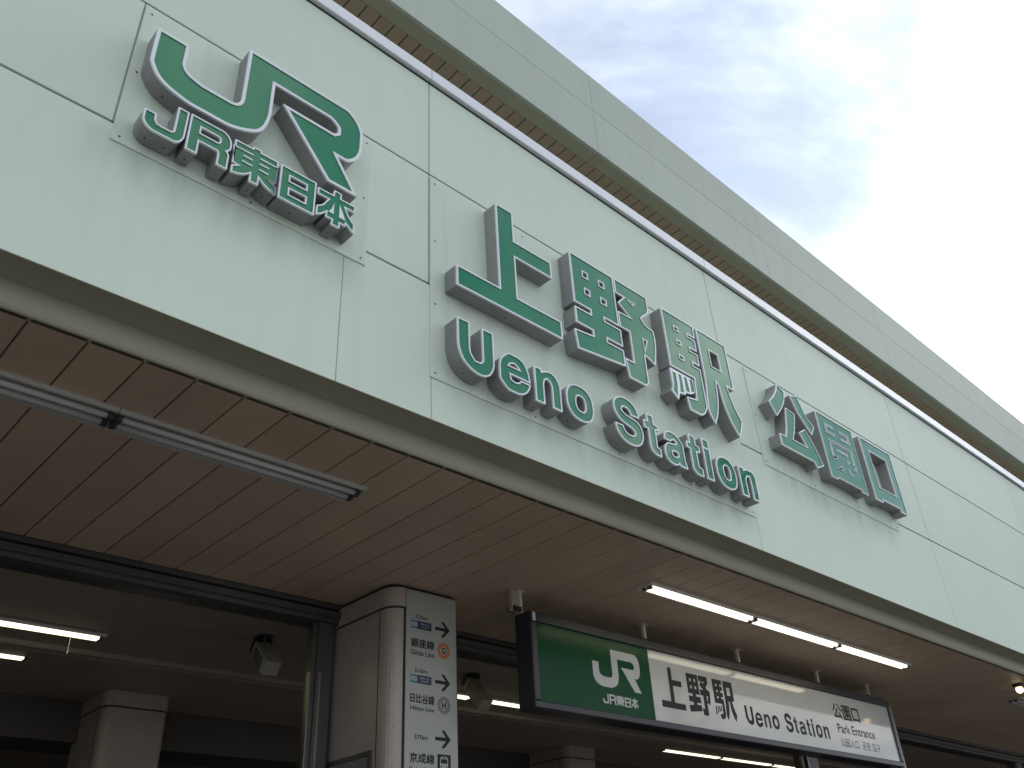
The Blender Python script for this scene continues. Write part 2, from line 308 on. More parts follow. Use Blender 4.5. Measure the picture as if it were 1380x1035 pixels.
# glyph outlines of the station lettering, in mm on the facade (x, height)
GLYPHS = {
    'ue': {"rim":9,"loops":[[[2535,5089],[2663,5089],[2663,4878],[2950,4878],[2950,4763],[2663,4763],[2663,4480],[2995,4480],[2995,4361],[2241,4361],[2241,4488],[2535,4488]]]},
    'no': {"rim":9,"loops":[[[3127,5066],[3517,5066],[3517,4692],[3386,4692],[3388,4667],[3529,4667],[3529,4545],[3389,4545],[3389,4519],[3529,4519],[3529,4407],[3121,4360],[3104,4488],[3264,4507],[3264,4545],[3127,4545],[3127,4659],[3264,4659],[3264,4692],[3127,4692]],[[3528,5068],[3846,5068],[3846,4970],[3756,4862],[3792,4826],[3866,4812],[3872,4749],[3862,4661],[3831,4539],[3749,4571],[3736,4570],[3736,4381],[3720,4354],[3695,4341],[3557,4341],[3536,4472],[3616,4472],[3616,4695],[3528,4695],[3528,4813],[3642,4813],[3539,4885],[3605,4955],[3528,4955]]],"holes":[[[3230,4964],[3270,4964],[3270,4926],[3230,4926]],[[3376,4967],[3417,4967],[3417,4929],[3376,4929]],[[3234,4836],[3273,4836],[3273,4798],[3234,4798]],[[3377,4836],[3418,4836],[3418,4798],[3377,4798]],[[3645,4950],[3701,4950],[3684,4933]],[[3745,4696],[3780,4696],[3745,4605]]]},
    'eki': {"rim":9,"loops":[[[3997,5066],[4342,5066],[4338,4966],[4253,4966],[4253,4945],[4333,4945],[4333,4856],[4255,4856],[4256,4831],[4333,4831],[4333,4741],[4259,4741],[4259,4714],[4333,4714],[4333,4568],[4333,4431],[4316,4398],[4290,4363],[4240,4336],[4137,4336],[4120,4426],[4225,4443],[4243,4611],[3997,4611]],[[4373,5069],[4711,5069],[4711,4699],[4627,4699],[4670,4565],[4734,4453],[4669,4323],[4604,4396],[4547,4528],[4526,4672],[4501,4687],[4483,4539],[4443,4411],[4397,4329],[4348,4400],[4350,4478],[4373,4684]],[[3983,4589],[4216,4589],[4216,4493],[4176,4465],[4116,4455],[4105,4433],[4046,4424],[4025,4371],[3963,4415],[3985,4459],[3985,4543]]],"holes":[[[4110,4967],[4151,4967],[4151,4940],[4110,4940]],[[4117,4857],[4155,4857],[4155,4831],[4117,4831]],[[4117,4741],[4157,4741],[4157,4714],[4117,4714]],[[4488,4939],[4592,4939],[4592,4806],[4488,4806]]],"faces":[[[4002,4565],[4036,4566],[4035,4486],[4018,4391],[3979,4421],[3998,4471]],[[4064,4571],[4092,4571],[4094,4444],[4054,4437],[4065,4505]],[[4121,4573],[4148,4575],[4159,4472],[4119,4467]],[[4179,4578],[4207,4584],[4214,4497],[4178,4483]]]},
    'U': {"rim":7.5,"loops":[[[2239,4161],[2315,4161],[2315,4041],[2321,3981],[2347,3949],[2374,3949],[2396,3969],[2396,4043],[2396,4161],[2470,4161],[2470,3973],[2455,3924],[2430,3893],[2390,3877],[2337,3883],[2281,3915],[2248,3970],[2239,4045]]]},
    'e': {"rim":7.5,"loops":[[[2715,3965],[2577,3965],[2583,3937],[2609,3930],[2633,3939],[2653,3954],[2716,3954],[2700,3916],[2668,3882],[2621,3867],[2572,3867],[2533,3889],[2504,3928],[2504,3978],[2513,4031],[2540,4066],[2578,4091],[2621,4091],[2671,4075],[2701,4032]]],"holes":[[[2570,4016],[2583,4031],[2609,4038],[2629,4028],[2639,4016]]]},
    'n1': {"rim":7.5,"loops":[[[2749,4089],[2802,4089],[2803,4074],[2847,4092],[2892,4088],[2925,4055],[2937,4015],[2937,3880],[2872,3880],[2872,3990],[2863,4027],[2842,4041],[2823,4030],[2813,3996],[2813,3880],[2749,3880]]]},
    'o1': {"rim":7.5,"loops":[[[3189,3988],[3187,4018],[3180,4042],[3169,4061],[3154,4077],[3136,4088],[3114,4095],[3085,4097],[3055,4095],[3033,4088],[3015,4077],[3000,4061],[2989,4042],[2982,4018],[2980,3988],[2982,3957],[2989,3934],[3000,3915],[3015,3899],[3033,3888],[3055,3881],[3085,3878],[3114,3881],[3136,3888],[3154,3899],[3169,3915],[3180,3934],[3187,3957]]],"holes":[[[3125,3986],[3124,3999],[3122,4009],[3118,4018],[3113,4024],[3106,4029],[3099,4032],[3088,4033],[3078,4032],[3070,4029],[3064,4024],[3059,4018],[3055,4009],[3053,3999],[3052,3986],[3053,3972],[3055,3962],[3059,3954],[3064,3947],[3070,3942],[3078,3939],[3088,3938],[3099,3939],[3106,3942],[3113,3947],[3118,3954],[3122,3962],[3124,3972]]]},
    'S': {"rim":7.5,"loops":[[[3585,4073],[3514,4068],[3504,4091],[3479,4105],[3454,4105],[3439,4095],[3434,4079],[3450,4066],[3494,4054],[3543,4049],[3583,4028],[3601,3992],[3599,3950],[3582,3913],[3555,3888],[3522,3875],[3473,3872],[3421,3885],[3390,3910],[3372,3944],[3364,3976],[3428,3978],[3439,3955],[3460,3937],[3490,3934],[3516,3940],[3530,3954],[3528,3969],[3505,3982],[3458,3993],[3413,4009],[3382,4039],[3368,4080],[3374,4120],[3397,4147],[3428,4164],[3478,4171],[3526,4160],[3564,4130],[3580,4097]]]},
    't1': {"rim":7.5,"loops":[[[3658,4137],[3715,4137],[3715,4084],[3751,4079],[3751,4050],[3724,4047],[3724,3934],[3751,3931],[3751,3879],[3710,3879],[3670,3896],[3658,3929],[3658,4036],[3626,4036],[3626,4088],[3658,4088]]]},
    'a': {"rim":7.5,"loops":[[[3803,4020],[3862,4020],[3878,4035],[3902,4038],[3914,4026],[3905,4018],[3860,4008],[3828,4002],[3804,3982],[3792,3952],[3795,3911],[3815,3883],[3850,3870],[3893,3873],[3916,3888],[3921,3877],[3992,3877],[3978,3948],[3978,4024],[3960,4052],[3923,4078],[3871,4088],[3834,4080],[3810,4059]]],"holes":[[[3860,3945],[3875,3961],[3911,3961],[3919,3956],[3913,3938],[3895,3928],[3868,3928]]]},
    't2': {"rim":7.5,"loops":[[[4052,4139],[4115,4133],[4115,4081],[4149,4075],[4149,4036],[4115,4031],[4115,3932],[4149,3926],[4149,3874],[4102,3874],[4066,3889],[4052,3917],[4052,4035],[4021,4039],[4026,4081],[4052,4081]]]},
    'i': {"rim":7.5,"loops":[[[4189,4156],[4256,4156],[4256,3877],[4189,3877]]],"bars":[[[4188,4099],[4251,4097],[4252,4086],[4190,4088]]]},
    'o2': {"rim":7.5,"loops":[[[4513,3981],[4511,4011],[4504,4035],[4494,4054],[4479,4069],[4461,4081],[4438,4088],[4410,4090],[4381,4088],[4359,4081],[4340,4069],[4326,4054],[4315,4035],[4308,4011],[4306,3981],[4308,3951],[4315,3928],[4326,3908],[4340,3893],[4359,3882],[4381,3875],[4410,3872],[4438,3875],[4461,3882],[4479,3893],[4494,3908],[4504,3928],[4511,3951]]],"holes":[[[4449,3985],[4448,3998],[4446,4009],[4443,4017],[4438,4024],[4432,4029],[4424,4032],[4415,4033],[4405,4032],[4398,4029],[4392,4024],[4387,4017],[4384,4009],[4381,3998],[4381,3985],[4381,3972],[4384,3961],[4387,3953],[4392,3946],[4398,3941],[4405,3938],[4415,3937],[4424,3938],[4432,3941],[4438,3946],[4443,3953],[4446,3961],[4448,3972]]]},
    'n2': {"rim":7.5,"loops":[[[4558,4082],[4613,4082],[4617,4067],[4650,4082],[4705,4082],[4744,4048],[4744,4002],[4744,3877],[4679,3877],[4679,3995],[4670,4033],[4643,4028],[4625,3996],[4625,3877],[4558,3877]]]},
    'ko': {"rim":6.5,"loops":[[[5347,5003],[5437,4970],[5428,4926],[5371,4828],[5250,4699],[5178,4795],[5276,4887],[5331,4961]],[[5517,4972],[5623,5006],[5660,4935],[5712,4839],[5788,4791],[5722,4701],[5652,4761],[5581,4841],[5545,4913]],[[5401,4822],[5519,4806],[5463,4663],[5404,4554],[5590,4554],[5523,4655],[5621,4713],[5699,4626],[5786,4459],[5679,4409],[5652,4452],[5497,4452],[5223,4452],[5223,4545],[5302,4545],[5340,4620],[5371,4724]]]},
    'en': {"rim":4,"loops":[[[5882,4973],[6436,4973],[6436,4406],[6342,4406],[6336,4425],[5986,4425],[5970,4406],[5882,4406]]],"holes":[[[5984,4898],[6107,4898],[6108,4888],[6003,4888],[6003,4831],[6111,4831],[6109,4820],[5984,4820]],[[6214,4896],[6344,4896],[6344,4822],[6213,4822],[6213,4829],[6324,4829],[6324,4882],[6210,4882]],[[5990,4755],[6336,4755],[6336,4639],[6315,4633],[6315,4737],[6007,4737],[6007,4635],[5990,4627]],[[6075,4695],[6242,4695],[6243,4685],[6077,4685]],[[5990,4619],[6073,4619],[5990,4586]],[[6027,4514],[6099,4554],[6099,4514]],[[6200,4551],[6253,4515],[6200,4515]],[[6350,4624],[6334,4577],[6299,4577]],[[6220,4635],[6254,4635],[6220,4611]]]},
    'guchi': {"rim":6.5,"loops":[[[6568,4980],[7102,4980],[7102,4412],[6992,4412],[6992,4439],[6690,4439],[6679,4412],[6568,4412]]],"holes":[[[6689,4883],[6986,4883],[6986,4552],[6689,4552]]]},
    'JR': {"rim":14,"loops":[[[624,4901],[762,4901],[762,4784],[769,4758],[786,4738],[817,4726],[856,4717],[916,4717],[976,4717],[1000,4724],[1015,4741],[1023,4774],[1023,5106],[1546,5106],[1594,5081],[1629,5039],[1647,4984],[1647,4909],[1639,4847],[1610,4790],[1558,4755],[1514,4755],[1635,4569],[1478,4569],[1216,4886],[1436,4886],[1488,4886],[1510,4907],[1510,4936],[1492,4960],[1455,4977],[1165,4977],[1165,4789],[1158,4722],[1141,4664],[1118,4630],[1090,4610],[1033,4583],[970,4569],[898,4569],[826,4569],[755,4582],[697,4604],[660,4634],[638,4669],[624,4711],[624,4745]]]},
    'Js': {"rim":6.5,"loops":[[[651,4426],[698,4426],[698,4395],[708,4377],[727,4375],[762,4375],[773,4383],[774,4398],[774,4524],[819,4524],[819,4392],[815,4364],[801,4340],[781,4329],[752,4329],[702,4329],[671,4341],[656,4359],[650,4379],[650,4412]]]},
    'Rs': {"rim":6.5,"loops":[[[829,4526],[965,4526],[993,4514],[1009,4490],[1013,4463],[1010,4439],[997,4423],[1007,4411],[1009,4388],[1009,4327],[962,4327],[962,4385],[958,4398],[944,4400],[878,4400],[878,4327],[829,4327]]],"holes":[[[878,4479],[948,4479],[961,4473],[961,4454],[953,4447],[878,4447]]]},
    'to': {"rim":6,"loops":[[[1026,4518],[1108,4518],[1108,4531],[1148,4531],[1148,4518],[1229,4518],[1229,4482],[1229,4482],[1229,4388],[1195,4388],[1234,4368],[1234,4328],[1204,4334],[1175,4349],[1150,4371],[1150,4328],[1109,4328],[1109,4372],[1088,4352],[1057,4336],[1026,4329],[1026,4369],[1052,4383],[1026,4385],[1026,4482],[1026,4481]]],"bars":[[[1031,4484],[1113,4487],[1113,4480],[1032,4478]],[[1068,4456],[1113,4456],[1113,4448],[1068,4449]],[[1067,4423],[1114,4423],[1114,4415],[1067,4416]],[[1144,4486],[1220,4486],[1220,4479],[1144,4479]],[[1145,4456],[1190,4456],[1190,4449],[1144,4448]],[[1145,4423],[1190,4422],[1190,4414],[1145,4416]]]},
    'ni': {"rim":6.5,"loops":[[[1245,4519],[1422,4519],[1422,4325],[1245,4325]]],"holes":[[[1292,4476],[1374,4476],[1374,4446],[1292,4446]],[[1294,4402],[1375,4402],[1375,4367],[1294,4367]]]},
    'hon': {"rim":6,"loops":[[[1432,4501],[1512,4501],[1516,4535],[1554,4532],[1554,4501],[1632,4501],[1629,4463],[1579,4463],[1604,4416],[1631,4390],[1631,4335],[1587,4371],[1586,4355],[1554,4355],[1554,4325],[1510,4325],[1514,4355],[1479,4355],[1483,4383],[1458,4355],[1432,4339],[1432,4392],[1461,4415],[1478,4446],[1488,4463],[1432,4463]]],"bars":[[[1520,4457],[1520,4391],[1493,4391],[1508,4417]],[[1548,4464],[1565,4429],[1583,4388],[1549,4387]]]},
}
def glyph(k):
    g = GLYPHS[k]; mm = lambda L: [[(p[0]/1000, p[1]/1000) for p in l] for l in g.get(L, [])]
    return dict(rim=g['rim']/1000, loops=[smooth_loop(l) for l in mm('loops')], holes=[smooth_loop(l, 50) if len(l) > 5 and k != 'en' else l for l in mm('holes')],
                bars=mm('bars'), faces=mm('faces'))
GL = {k: glyph(k) for k in GLYPHS}

# ------------------------------------------------------------------ dimensions (metres)
XA, XB = -5.0, 34.0
Z_BOT, Z_J1, Z_J2, Z_TOP = 3.605, 4.377, 5.133, 5.868
Z_SOF = 3.506
Y_HEAD = 2.12
VJ = [-3.56, -0.71, 2.144, 4.812, 7.70, 10.61, 13.50, 16.40, 19.29, 22.18, 25.08, 27.97, 30.86, 33.75]

# ------------------------------------------------------------------ ground
g = link('ground', B().add([(-300,-300,0),(300,-300,0),(300,300,0),(-300,300,0)], [(0,1,2,3)]).mesh('ground', M_GROUND)); g['kind'] = 'structure'

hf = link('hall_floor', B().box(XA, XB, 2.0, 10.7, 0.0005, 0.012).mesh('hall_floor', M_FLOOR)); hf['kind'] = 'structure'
# ------------------------------------------------------------------ station building
bld = thing('station_building', 'pale green panelled station canopy with brown plank soffit and roof overhang', 'building', (14.5, 1.0, 0))
wall = part('backing_wall', B().box(XA, XB, 0.014, 0.14, Z_BOT + 0.004, 5.95), M_JOINT, bld)
GV, GH = 0.0035, 0.0055
for r, (z0, z1) in enumerate(((Z_BOT, Z_J1), (Z_J1, Z_J2), (Z_J2, Z_TOP))):
    vj = list(VJ)
    if r == 0: vj = [-3.56, -0.71, 1.65, 2.16, 4.83, 7.70] + VJ[5:]
    if r == 1: vj = [-3.56, -0.71, 0.575, 2.144, 4.812, 7.70] + VJ[5:]
    for a in vj[1:-1]:
        part('joint_sealant', B().box(a - 0.0034, a + 0.0034, 0.0022, 0.0135, z0 + 0.006, z1 - 0.006), M_SEALV, wall)
    for a, b_ in zip(vj[:-1], vj[1:]):
        gv = 0.0018 if (r == 0 and a < 5) else GV
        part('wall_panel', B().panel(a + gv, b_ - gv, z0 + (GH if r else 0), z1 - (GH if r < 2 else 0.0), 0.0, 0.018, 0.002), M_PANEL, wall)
def plate(x0, x1, z0, z1, label):
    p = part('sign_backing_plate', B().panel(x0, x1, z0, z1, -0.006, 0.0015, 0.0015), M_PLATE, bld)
    p['label'] = label
    nx = max(2, round((x1 - x0) / 0.62)); nz = max(2, round((z1 - z0) / 0.42))
    for i in range(nx + 1):
        for k in range(nz + 1):
            if i in (0, nx) or k in (0, nz):
                xx = x0 + 0.03 + (x1 - x0 - 0.06) * i / nx; zz = z0 + 0.03 + (z1 - z0 - 0.06) * k / nz
                part('screw', B().tube((xx, -0.0062, zz), (xx, -0.0085, zz), 0.006, 6, 0.004), M_ALU, p)
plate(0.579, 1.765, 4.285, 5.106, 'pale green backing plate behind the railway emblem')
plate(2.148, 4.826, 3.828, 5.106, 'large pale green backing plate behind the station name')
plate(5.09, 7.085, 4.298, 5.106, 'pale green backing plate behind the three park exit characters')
# parapet cap: dark shadow gap, then bright aluminium cap in lengths
part('shadow_gap', B().box(XA, XB, 0.001, 0.014, Z_TOP + 0.002, 5.90), M_GAP, bld)
for a, b_ in zip(VJ[:-1], VJ[1:]):
    c = 0.006
    part('parapet_cap', B().extrude_x([(-0.026, 5.888), (-0.026+c, 5.885), (0.0, 5.885), (0.16, 5.945), (0.16, 5.985), (-0.026+c, 5.978), (-0.026, 5.972)], a + 0.003, b_ - 0.003), M_CAP, bld)
part('canopy_deck', B().box(XA, XB, 0.162, 3.2, 5.60, 5.80), M_ROOF, bld)
# underside edge of the fascia: flat strip, then a curved drop to the soffit
prof = [(0.0005, Z_BOT + 0.03), (0.0005, Z_BOT - 0.001), (0.148, Z_BOT - 0.001)]
for k in range(1, 7):
    t = k / 6 * math.pi / 2
    prof.append((0.148 + 0.030 * (1 - math.cos(t)), Z_BOT - 0.001 - 0.098 * math.sin(t)))
prof += [(0.20, Z_SOF), (0.20, Z_BOT + 0.03)]
part('fascia_underside', B().extrude_x(prof, XA, XB), M_COVE, bld)
# soffit planks
sof = part('soffit_backing', B().box(XA, XB, 0.178, Y_HEAD + 0.1, Z_SOF + 0.016, Z_SOF + 0.06), M_SEAM, bld)
pw = 0.2065
pm = B().add([(0.003,0,0.004),(pw-0.003,0,0.004),(pw-0.003,Y_HEAD-0.186,0.004),(0.003,Y_HEAD-0.186,0.004),
              (0.006,0,0),(pw-0.006,0,0),(pw-0.006,Y_HEAD-0.186,0),(0.006,Y_HEAD-0.186,0),
              (0.003,0,0.014),(pw-0.003,0,0.014),(pw-0.003,Y_HEAD-0.186,0.014),(0.003,Y_HEAD-0.186,0.014)],
             [(4,7,6,5),(0,4,5,1),(1,5,6,2),(2,6,7,3),(3,7,4,0),(0,1,9,8),(1,2,10,9),(2,3,11,10),(3,0,8,11),(8,9,10,11)]).mesh('soffit_plank', M_PLANK)
k0 = -20
for k in range(k0, 160):
    xx = 0.5295 + k * pw
    if xx > XB - 0.3: break
    link('soffit_plank', pm, sof, (xx, 0.18, Z_SOF))
# interior ceiling planks run along the building
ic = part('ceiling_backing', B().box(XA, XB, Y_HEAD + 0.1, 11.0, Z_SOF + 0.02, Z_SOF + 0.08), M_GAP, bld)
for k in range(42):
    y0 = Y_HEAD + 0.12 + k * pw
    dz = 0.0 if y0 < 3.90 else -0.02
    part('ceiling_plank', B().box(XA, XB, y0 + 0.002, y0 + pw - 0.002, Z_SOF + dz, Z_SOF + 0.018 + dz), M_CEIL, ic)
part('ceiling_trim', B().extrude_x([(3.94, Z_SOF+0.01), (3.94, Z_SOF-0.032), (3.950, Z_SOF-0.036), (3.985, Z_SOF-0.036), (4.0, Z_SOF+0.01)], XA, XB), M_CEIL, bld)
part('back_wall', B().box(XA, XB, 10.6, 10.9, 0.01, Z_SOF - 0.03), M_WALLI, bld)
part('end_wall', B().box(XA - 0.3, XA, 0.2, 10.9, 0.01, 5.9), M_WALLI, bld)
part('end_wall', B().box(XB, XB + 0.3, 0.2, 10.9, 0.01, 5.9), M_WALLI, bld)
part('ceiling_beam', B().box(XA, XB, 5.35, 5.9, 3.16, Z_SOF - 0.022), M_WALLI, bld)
part('upper_wall', B().box(XA, XB, 3.2, 3.5, 5.8, 7.7), M_ROOF, bld)
# roof overhang
Y_R, Z_RL, Z_RM, Z_RH = 0.702, 7.632, 8.20, 8.715
roof = part('roof', B().box(XA - 2, XB + 12, Y_R + 0.02, 9.0, Z_RL + 0.02, Z_RH - 0.01), M_SEALV, bld)
RJ = [4.667 - 2.826 * 3 + 2.826 * i for i in range(18)]
for a, b_ in zip(RJ[:-1], RJ[1:]):
    part('fascia_panel', B().panel(a + 0.002, b_ - 0.0012, Z_RL, Z_RM - 0.0018, Y_R, Y_R + 0.03, 0.002), M_ROOF, roof)
    part('fascia_panel', B().panel(a + 0.002, b_ - 0.0012, Z_RM + 0.0018, Z_RH, Y_R, Y_R + 0.03, 0.002), M_ROOF, roof)
    part('underside_strip', B().box(a + 0.002, b_ - 0.002, Y_R + 0.031, 0.853, Z_RL - 0.001, Z_RL + 0.019), M_COVE, roof)
rpw = 0.1283
rm = B().add([(0.004,0,0.0035),(rpw-0.004,0,0.0035),(rpw-0.004,2.4,0.0035),(0.004,2.4,0.0035),(0.008,0,0),(rpw-0.008,0,0),(rpw-0.008,2.4,0),(0.008,2.4,0)],
             [(4,7,6,5),(0,4,5,1),(1,5,6,2),(2,6,7,3),(3,7,4,0)]).mesh('roof_soffit_plank', M_RPLANK)
part('roof_soffit_backing', B().box(XA - 2, XB + 6, 0.854, 3.3, Z_RL + 0.004, Z_RL + 0.018), M_GAP, roof)
for k in range(250):
    link('roof_soffit_plank', rm, roof, (1.2 + k * rpw, 0.856, Z_RL + 0.0))

# ------------------------------------------------------------------ channel letters
YF = -0.1026
def letter(key, name, label, grp=None, cat='letter'):
    g = GL[key]; allp = [p for l in g['loops'] for p in l]
    x0 = min(p[0] for p in allp); x1 = max(p[0] for p in allp); z0 = min(p[1] for p in allp)
    root = thing(name, label, cat, ((x0 + x1) / 2, 0, z0), grp)
    body, rim, face, bars = B(), B(), B(), B()
    r = g['rim']; used = set()
    for li, lo in enumerate(g['loops']):
        hs = [h for h in g['holes'] if inside(h[0], lo) or inside(h[2], lo)]
        body.prism(lo, hs, YF + 0.010, -0.0052)
        out = offset(lo, -0.0008)
        ex = [offset(f_, -0.001) for f_ in g['faces'] if inside(f_[0], lo)]
        if ex:
            rim.prism(out, ex, YF, YF + 0.0102)
            for f_ in ex: face.prism(offset(f_, 0.0002), [], YF + 0.005, YF + 0.009)
        else:
            ins = offset(lo, r)
            rim.prism(out, [ins], YF, YF + 0.0102)
            gh = []
            for h in hs:
                hr = min(r, 0.0075); big = offset(h, -hr)
                rim.prism(big, [offset(h, 0.0006)], YF, YF + 0.0102); gh.append(offset(h, -hr - 0.0003))
            face.prism(offset(lo, r + 0.0004), gh, YF + 0.005, YF + 0.009)
    bo = part('letter_body', body, M_STEEL, root)
    part('rim', rim, M_RIM, root)
    part('face', face, M_GREEN, root)
    for bl in g['bars']: part('rim_bar', B().prism(bl, [], YF + 0.0006, YF + 0.0045), M_RIM, root)
    # drain holes on downward edges
    for lo in g['loops']:
        P = ccw(lo); n = len(P); last = None
        for i in range(n):
            a, b_ = P[i], P[(i+1) % n]; dx = b_[0] - a[0]; dz = b_[1] - a[1]; l_ = math.hypot(dx, dz)
            if dx > 0 and abs(dz) < 0.5 * dx and a[1] < z0 + 0.25:
                mx_, mz_ = (a[0] + b_[0]) / 2, (a[1] + b_[1]) / 2
                if last and abs(mx_ - last) < 0.07: continue
                last = mx_
                nx_, nz_ = dz / l_, -dx / l_
                for yy in ((-0.045,) if l_ < 0.25 else (-0.045,)):
                    part('drain_hole', B().tube((mx_ - nx_*0.002, yy, mz_ - nz_*0.002), (mx_ + nx_*0.0006, yy, mz_ + nz_*0.0006), 0.0042, 7), M_HOLE, bo)
    return root
letter('JR', 'railway_emblem', 'large green joined J and R emblem with silver sides on the facade', cat='emblem')
G1 = 'small company name letters under the emblem'
for k, lab in (('Js', 'small green letter J of the company name under the emblem'),
               ('Rs', 'small green letter R of the company name under the emblem'),
               ('to', 'small green character for east in the company name under the emblem'),
               ('ni', 'small green boxy sun character with two slots under the emblem'),
               ('hon', 'small green last character of the company name, beside the boxy sun character')):
    letter(k, 'sign_letter', lab, G1)
G2 = 'large station name characters'
for k, lab in (('ue', 'large green first character of the station name, upright bar on a wide base'),
               ('no', 'large green middle character of the station name with four square holes'),
               ('eki', 'large green third character of the station name with spreading legs')):
    letter(k, 'sign_character', lab, G2)
G3 = 'roman letters of the station name'
for k, lab in (('U', 'green capital letter U starting the word Ueno'), ('e', 'green small letter e beside the capital U in Ueno'),
               ('n1', 'green small letter n between e and o in Ueno'), ('o1', 'green small letter o ending the word Ueno'),
               ('S', 'green capital letter S starting the word Station'), ('t1', 'green small letter t beside the capital S in Station'),
               ('a', 'green small letter a between the two letters t in Station'), ('t2', 'green small letter t between a and i in Station'),
               ('i', 'green small letter i in Station with a white bar under its dot'), ('o2', 'green small letter o between i and n in Station'),
               ('n2', 'green small letter n ending the word Station')):
    letter(k, 'sign_letter', lab, G3)
G4 = 'park exit characters'
for k, lab in (('ko', 'pale reflecting green character of four slanting strokes for public'),
               ('en', 'pale reflecting green square character with many inner slots for garden'),
               ('guchi', 'pale reflecting green open square character for exit')):
    letter(k, 'sign_character', lab, G4)

# ------------------------------------------------------------------ lettering helpers (flat print)
def text_polys(s, bold=0.0):
    c = bpy.data.curves.new('t', 'FONT'); c.body = s; c.offset = bold; c.resolution_u = 4
    o = bpy.data.objects.new('t', c); COL.objects.link(o); bpy.context.view_layer.update()
    me = bpy.data.meshes.new_from_object(o.evaluated_get(bpy.context.evaluated_depsgraph_get()))
    v = [(p.co.x, p.co.y) for p in me.vertices]; f = [tuple(p.vertices) for p in me.polygons]
    bpy.data.objects.remove(o); bpy.data.curves.remove(c); bpy.data.meshes.remove(me)
    return v, f
def print_text(s, x0, x1, z0, z1, y, mt, parent, bold=0.0, name='lettering', fit=True):
    v, f = text_polys(s)
    ax, bx = min(p[0] for p in v), max(p[0] for p in v); az_, bz = min(p[1] for p in v), max(p[1] for p in v)
    sx = (x1 - x0) / (bx - ax); sz = (z1 - z0) / (bz - az_)
    b = B()
    for q, (du, dv) in enumerate(((0, 0), (1, 0), (-1, 0), (0, 1), (0, -1)) if bold else ((0, 0),)):
        b.add([(x0 + (p[0]-ax + du*bold)*sx, y - q*0.00008, z0 + (p[1]-az_ + dv*bold)*sz) for p in v], f)
    return part(name, b, mt, parent)
def print_glyphs(keys, x0, x1, z0, z1, y, mt, parent, ref=None, name='lettering'):
    """facade outlines reused as flat print, fitted to a rectangle"""
    P = [p for k in (ref or keys) for l in GL[k]['loops'] for p in l]
    ax, bx = min(p[0] for p in P), max(p[0] for p in P); az_, bz = min(p[1] for p in P), max(p[1] for p in P)
    fx = lambda p: (x0 + (p[0]-ax)/(bx-ax)*(x1-x0), z0 + (p[1]-az_)/(bz-az_)*(z1-z0))
    for k in keys:
        g = GL[k]; b = B()
        if k == 'i':
            xs = [p[0] for p in g['loops'][0]]; zs = [p[1] for p in g['loops'][0]]; zz = [p[1] for p in g['bars'][0]]
            for z_0, z_1 in ((min(zs), min(zz)), (max(zz), max(zs))):
                b.prism([fx((min(xs) + 0.006, z_0)), fx((max(xs) - 0.006, z_0)), fx((max(xs) - 0.006, z_1)), fx((min(xs) + 0.006, z_1))], [], y, y + 0.0006)
            part(name, b, mt, parent); continue
        for lo in g['loops']:
            hs = [h for h in g['holes'] if inside(h[0], lo) or inside(h[2], lo)]
            if not [f_ for f_ in g['faces'] if inside(f_[0], lo)]:
                lp = offset(lo, 0.006); hs = [offset(h, -0.008 if k != 'en' else -0.003) for h in hs]
                b.prism([fx(p) for p in lp], [[fx(p) for p in h] for h in hs + g['bars']], y, y + 0.0006)
            else:
                for f_ in g['faces']: b.prism([fx(p) for p in f_], [], y, y + 0.0006)
        part(name, b, mt, parent)
def poly(b, pts, y, holes=()):
    return b.prism(pts, list(holes), y, y + 0.0006)
def disc(cx_, cz_, r, n=28):
    return [(cx_ + r*math.cos(2*math.pi*k/n), cz_ + r*math.sin(2*math.pi*k/n)) for k in range(n)]

# ------------------------------------------------------------------ hanging sign
hs = thing('hanging_sign', 'long black framed hanging sign, green with white emblem and grey station name', 'sign', (6.28, 1.25, 2.775))
SX0, SX1, SZ0, SZ1, SY0, SY1 = 3.895, 8.66, 2.775, 3.366, 1.185, 1.315
fr = B()
for x0, x1, z0, z1 in ((SX0, SX1, 3.302, SZ1), (SX0, SX1, SZ0, 2.820), (SX0, SX0 + 0.05, 2.8205, 3.3015), (SX1 - 0.05, SX1, 2.8205, 3.3015)):
    fr.panel(x0, x1, z0, z1, SY0 - 0.014, SY1, 0.006)
part('frame', fr, M_BLACK, hs)
YS = SY0
gp = part('green_panel', B().box(SX0 + 0.049, 5.055, YS, YS + 0.05, 2.819, 3.303), M_SGREEN, hs)
wp = part('white_panel', B().box(5.0555, SX1 - 0.049, YS, YS + 0.05, 2.819, 3.303), M_SWHITE, hs)
YP = YS - 0.0008
print_glyphs(['JR'], 4.452, 4.945, 2.978, 3.240, YP, M_SILVER, gp, name='emblem')
print_glyphs(['Js', 'Rs', 'to', 'ni', 'hon'], 4.525, 4.885, 2.872, 2.943, YP, M_SILVER, gp)
print_glyphs(['ue', 'no', 'eki'], 5.146, 6.055, 2.905, 3.208, YP, M_PRINT, wp)
print_glyphs(['U', 'e', 'n1', 'o1', 'S', 't1', 'a', 't2', 'i', 'o2', 'n2'], 6.165, 7.405, 2.900, 3.055, YP, M_PRINT, wp)
for ch_, xa_, xb_, za_, zb_ in (('公', 7.555, 7.705, 3.098, 3.225), ('園', 7.722, 7.858, 3.096, 3.222), ('口', 7.885, 8.010, 3.100, 3.215)):
    print_text(ch_, xa_, xb_, za_, zb_, YP, M_PRINT, wp, 0.022)
print_text('Park Entrance', 7.570, 8.225, 2.980, 3.055, YP, M_PRINT, wp, 0.008)
print_text('公园入口', 7.575, 7.880, 2.868, 2.938, YP, M_PRINT, wp)
print_text('공원 입구', 7.940, 8.270, 2.870, 2.940, YP, M_PRINT, wp)
part('label_sticker', B().box(3.912, 3.936, SY0 - 0.0148, SY0 - 0.0141, 3.306, 3.360), M_WHITE, hs)
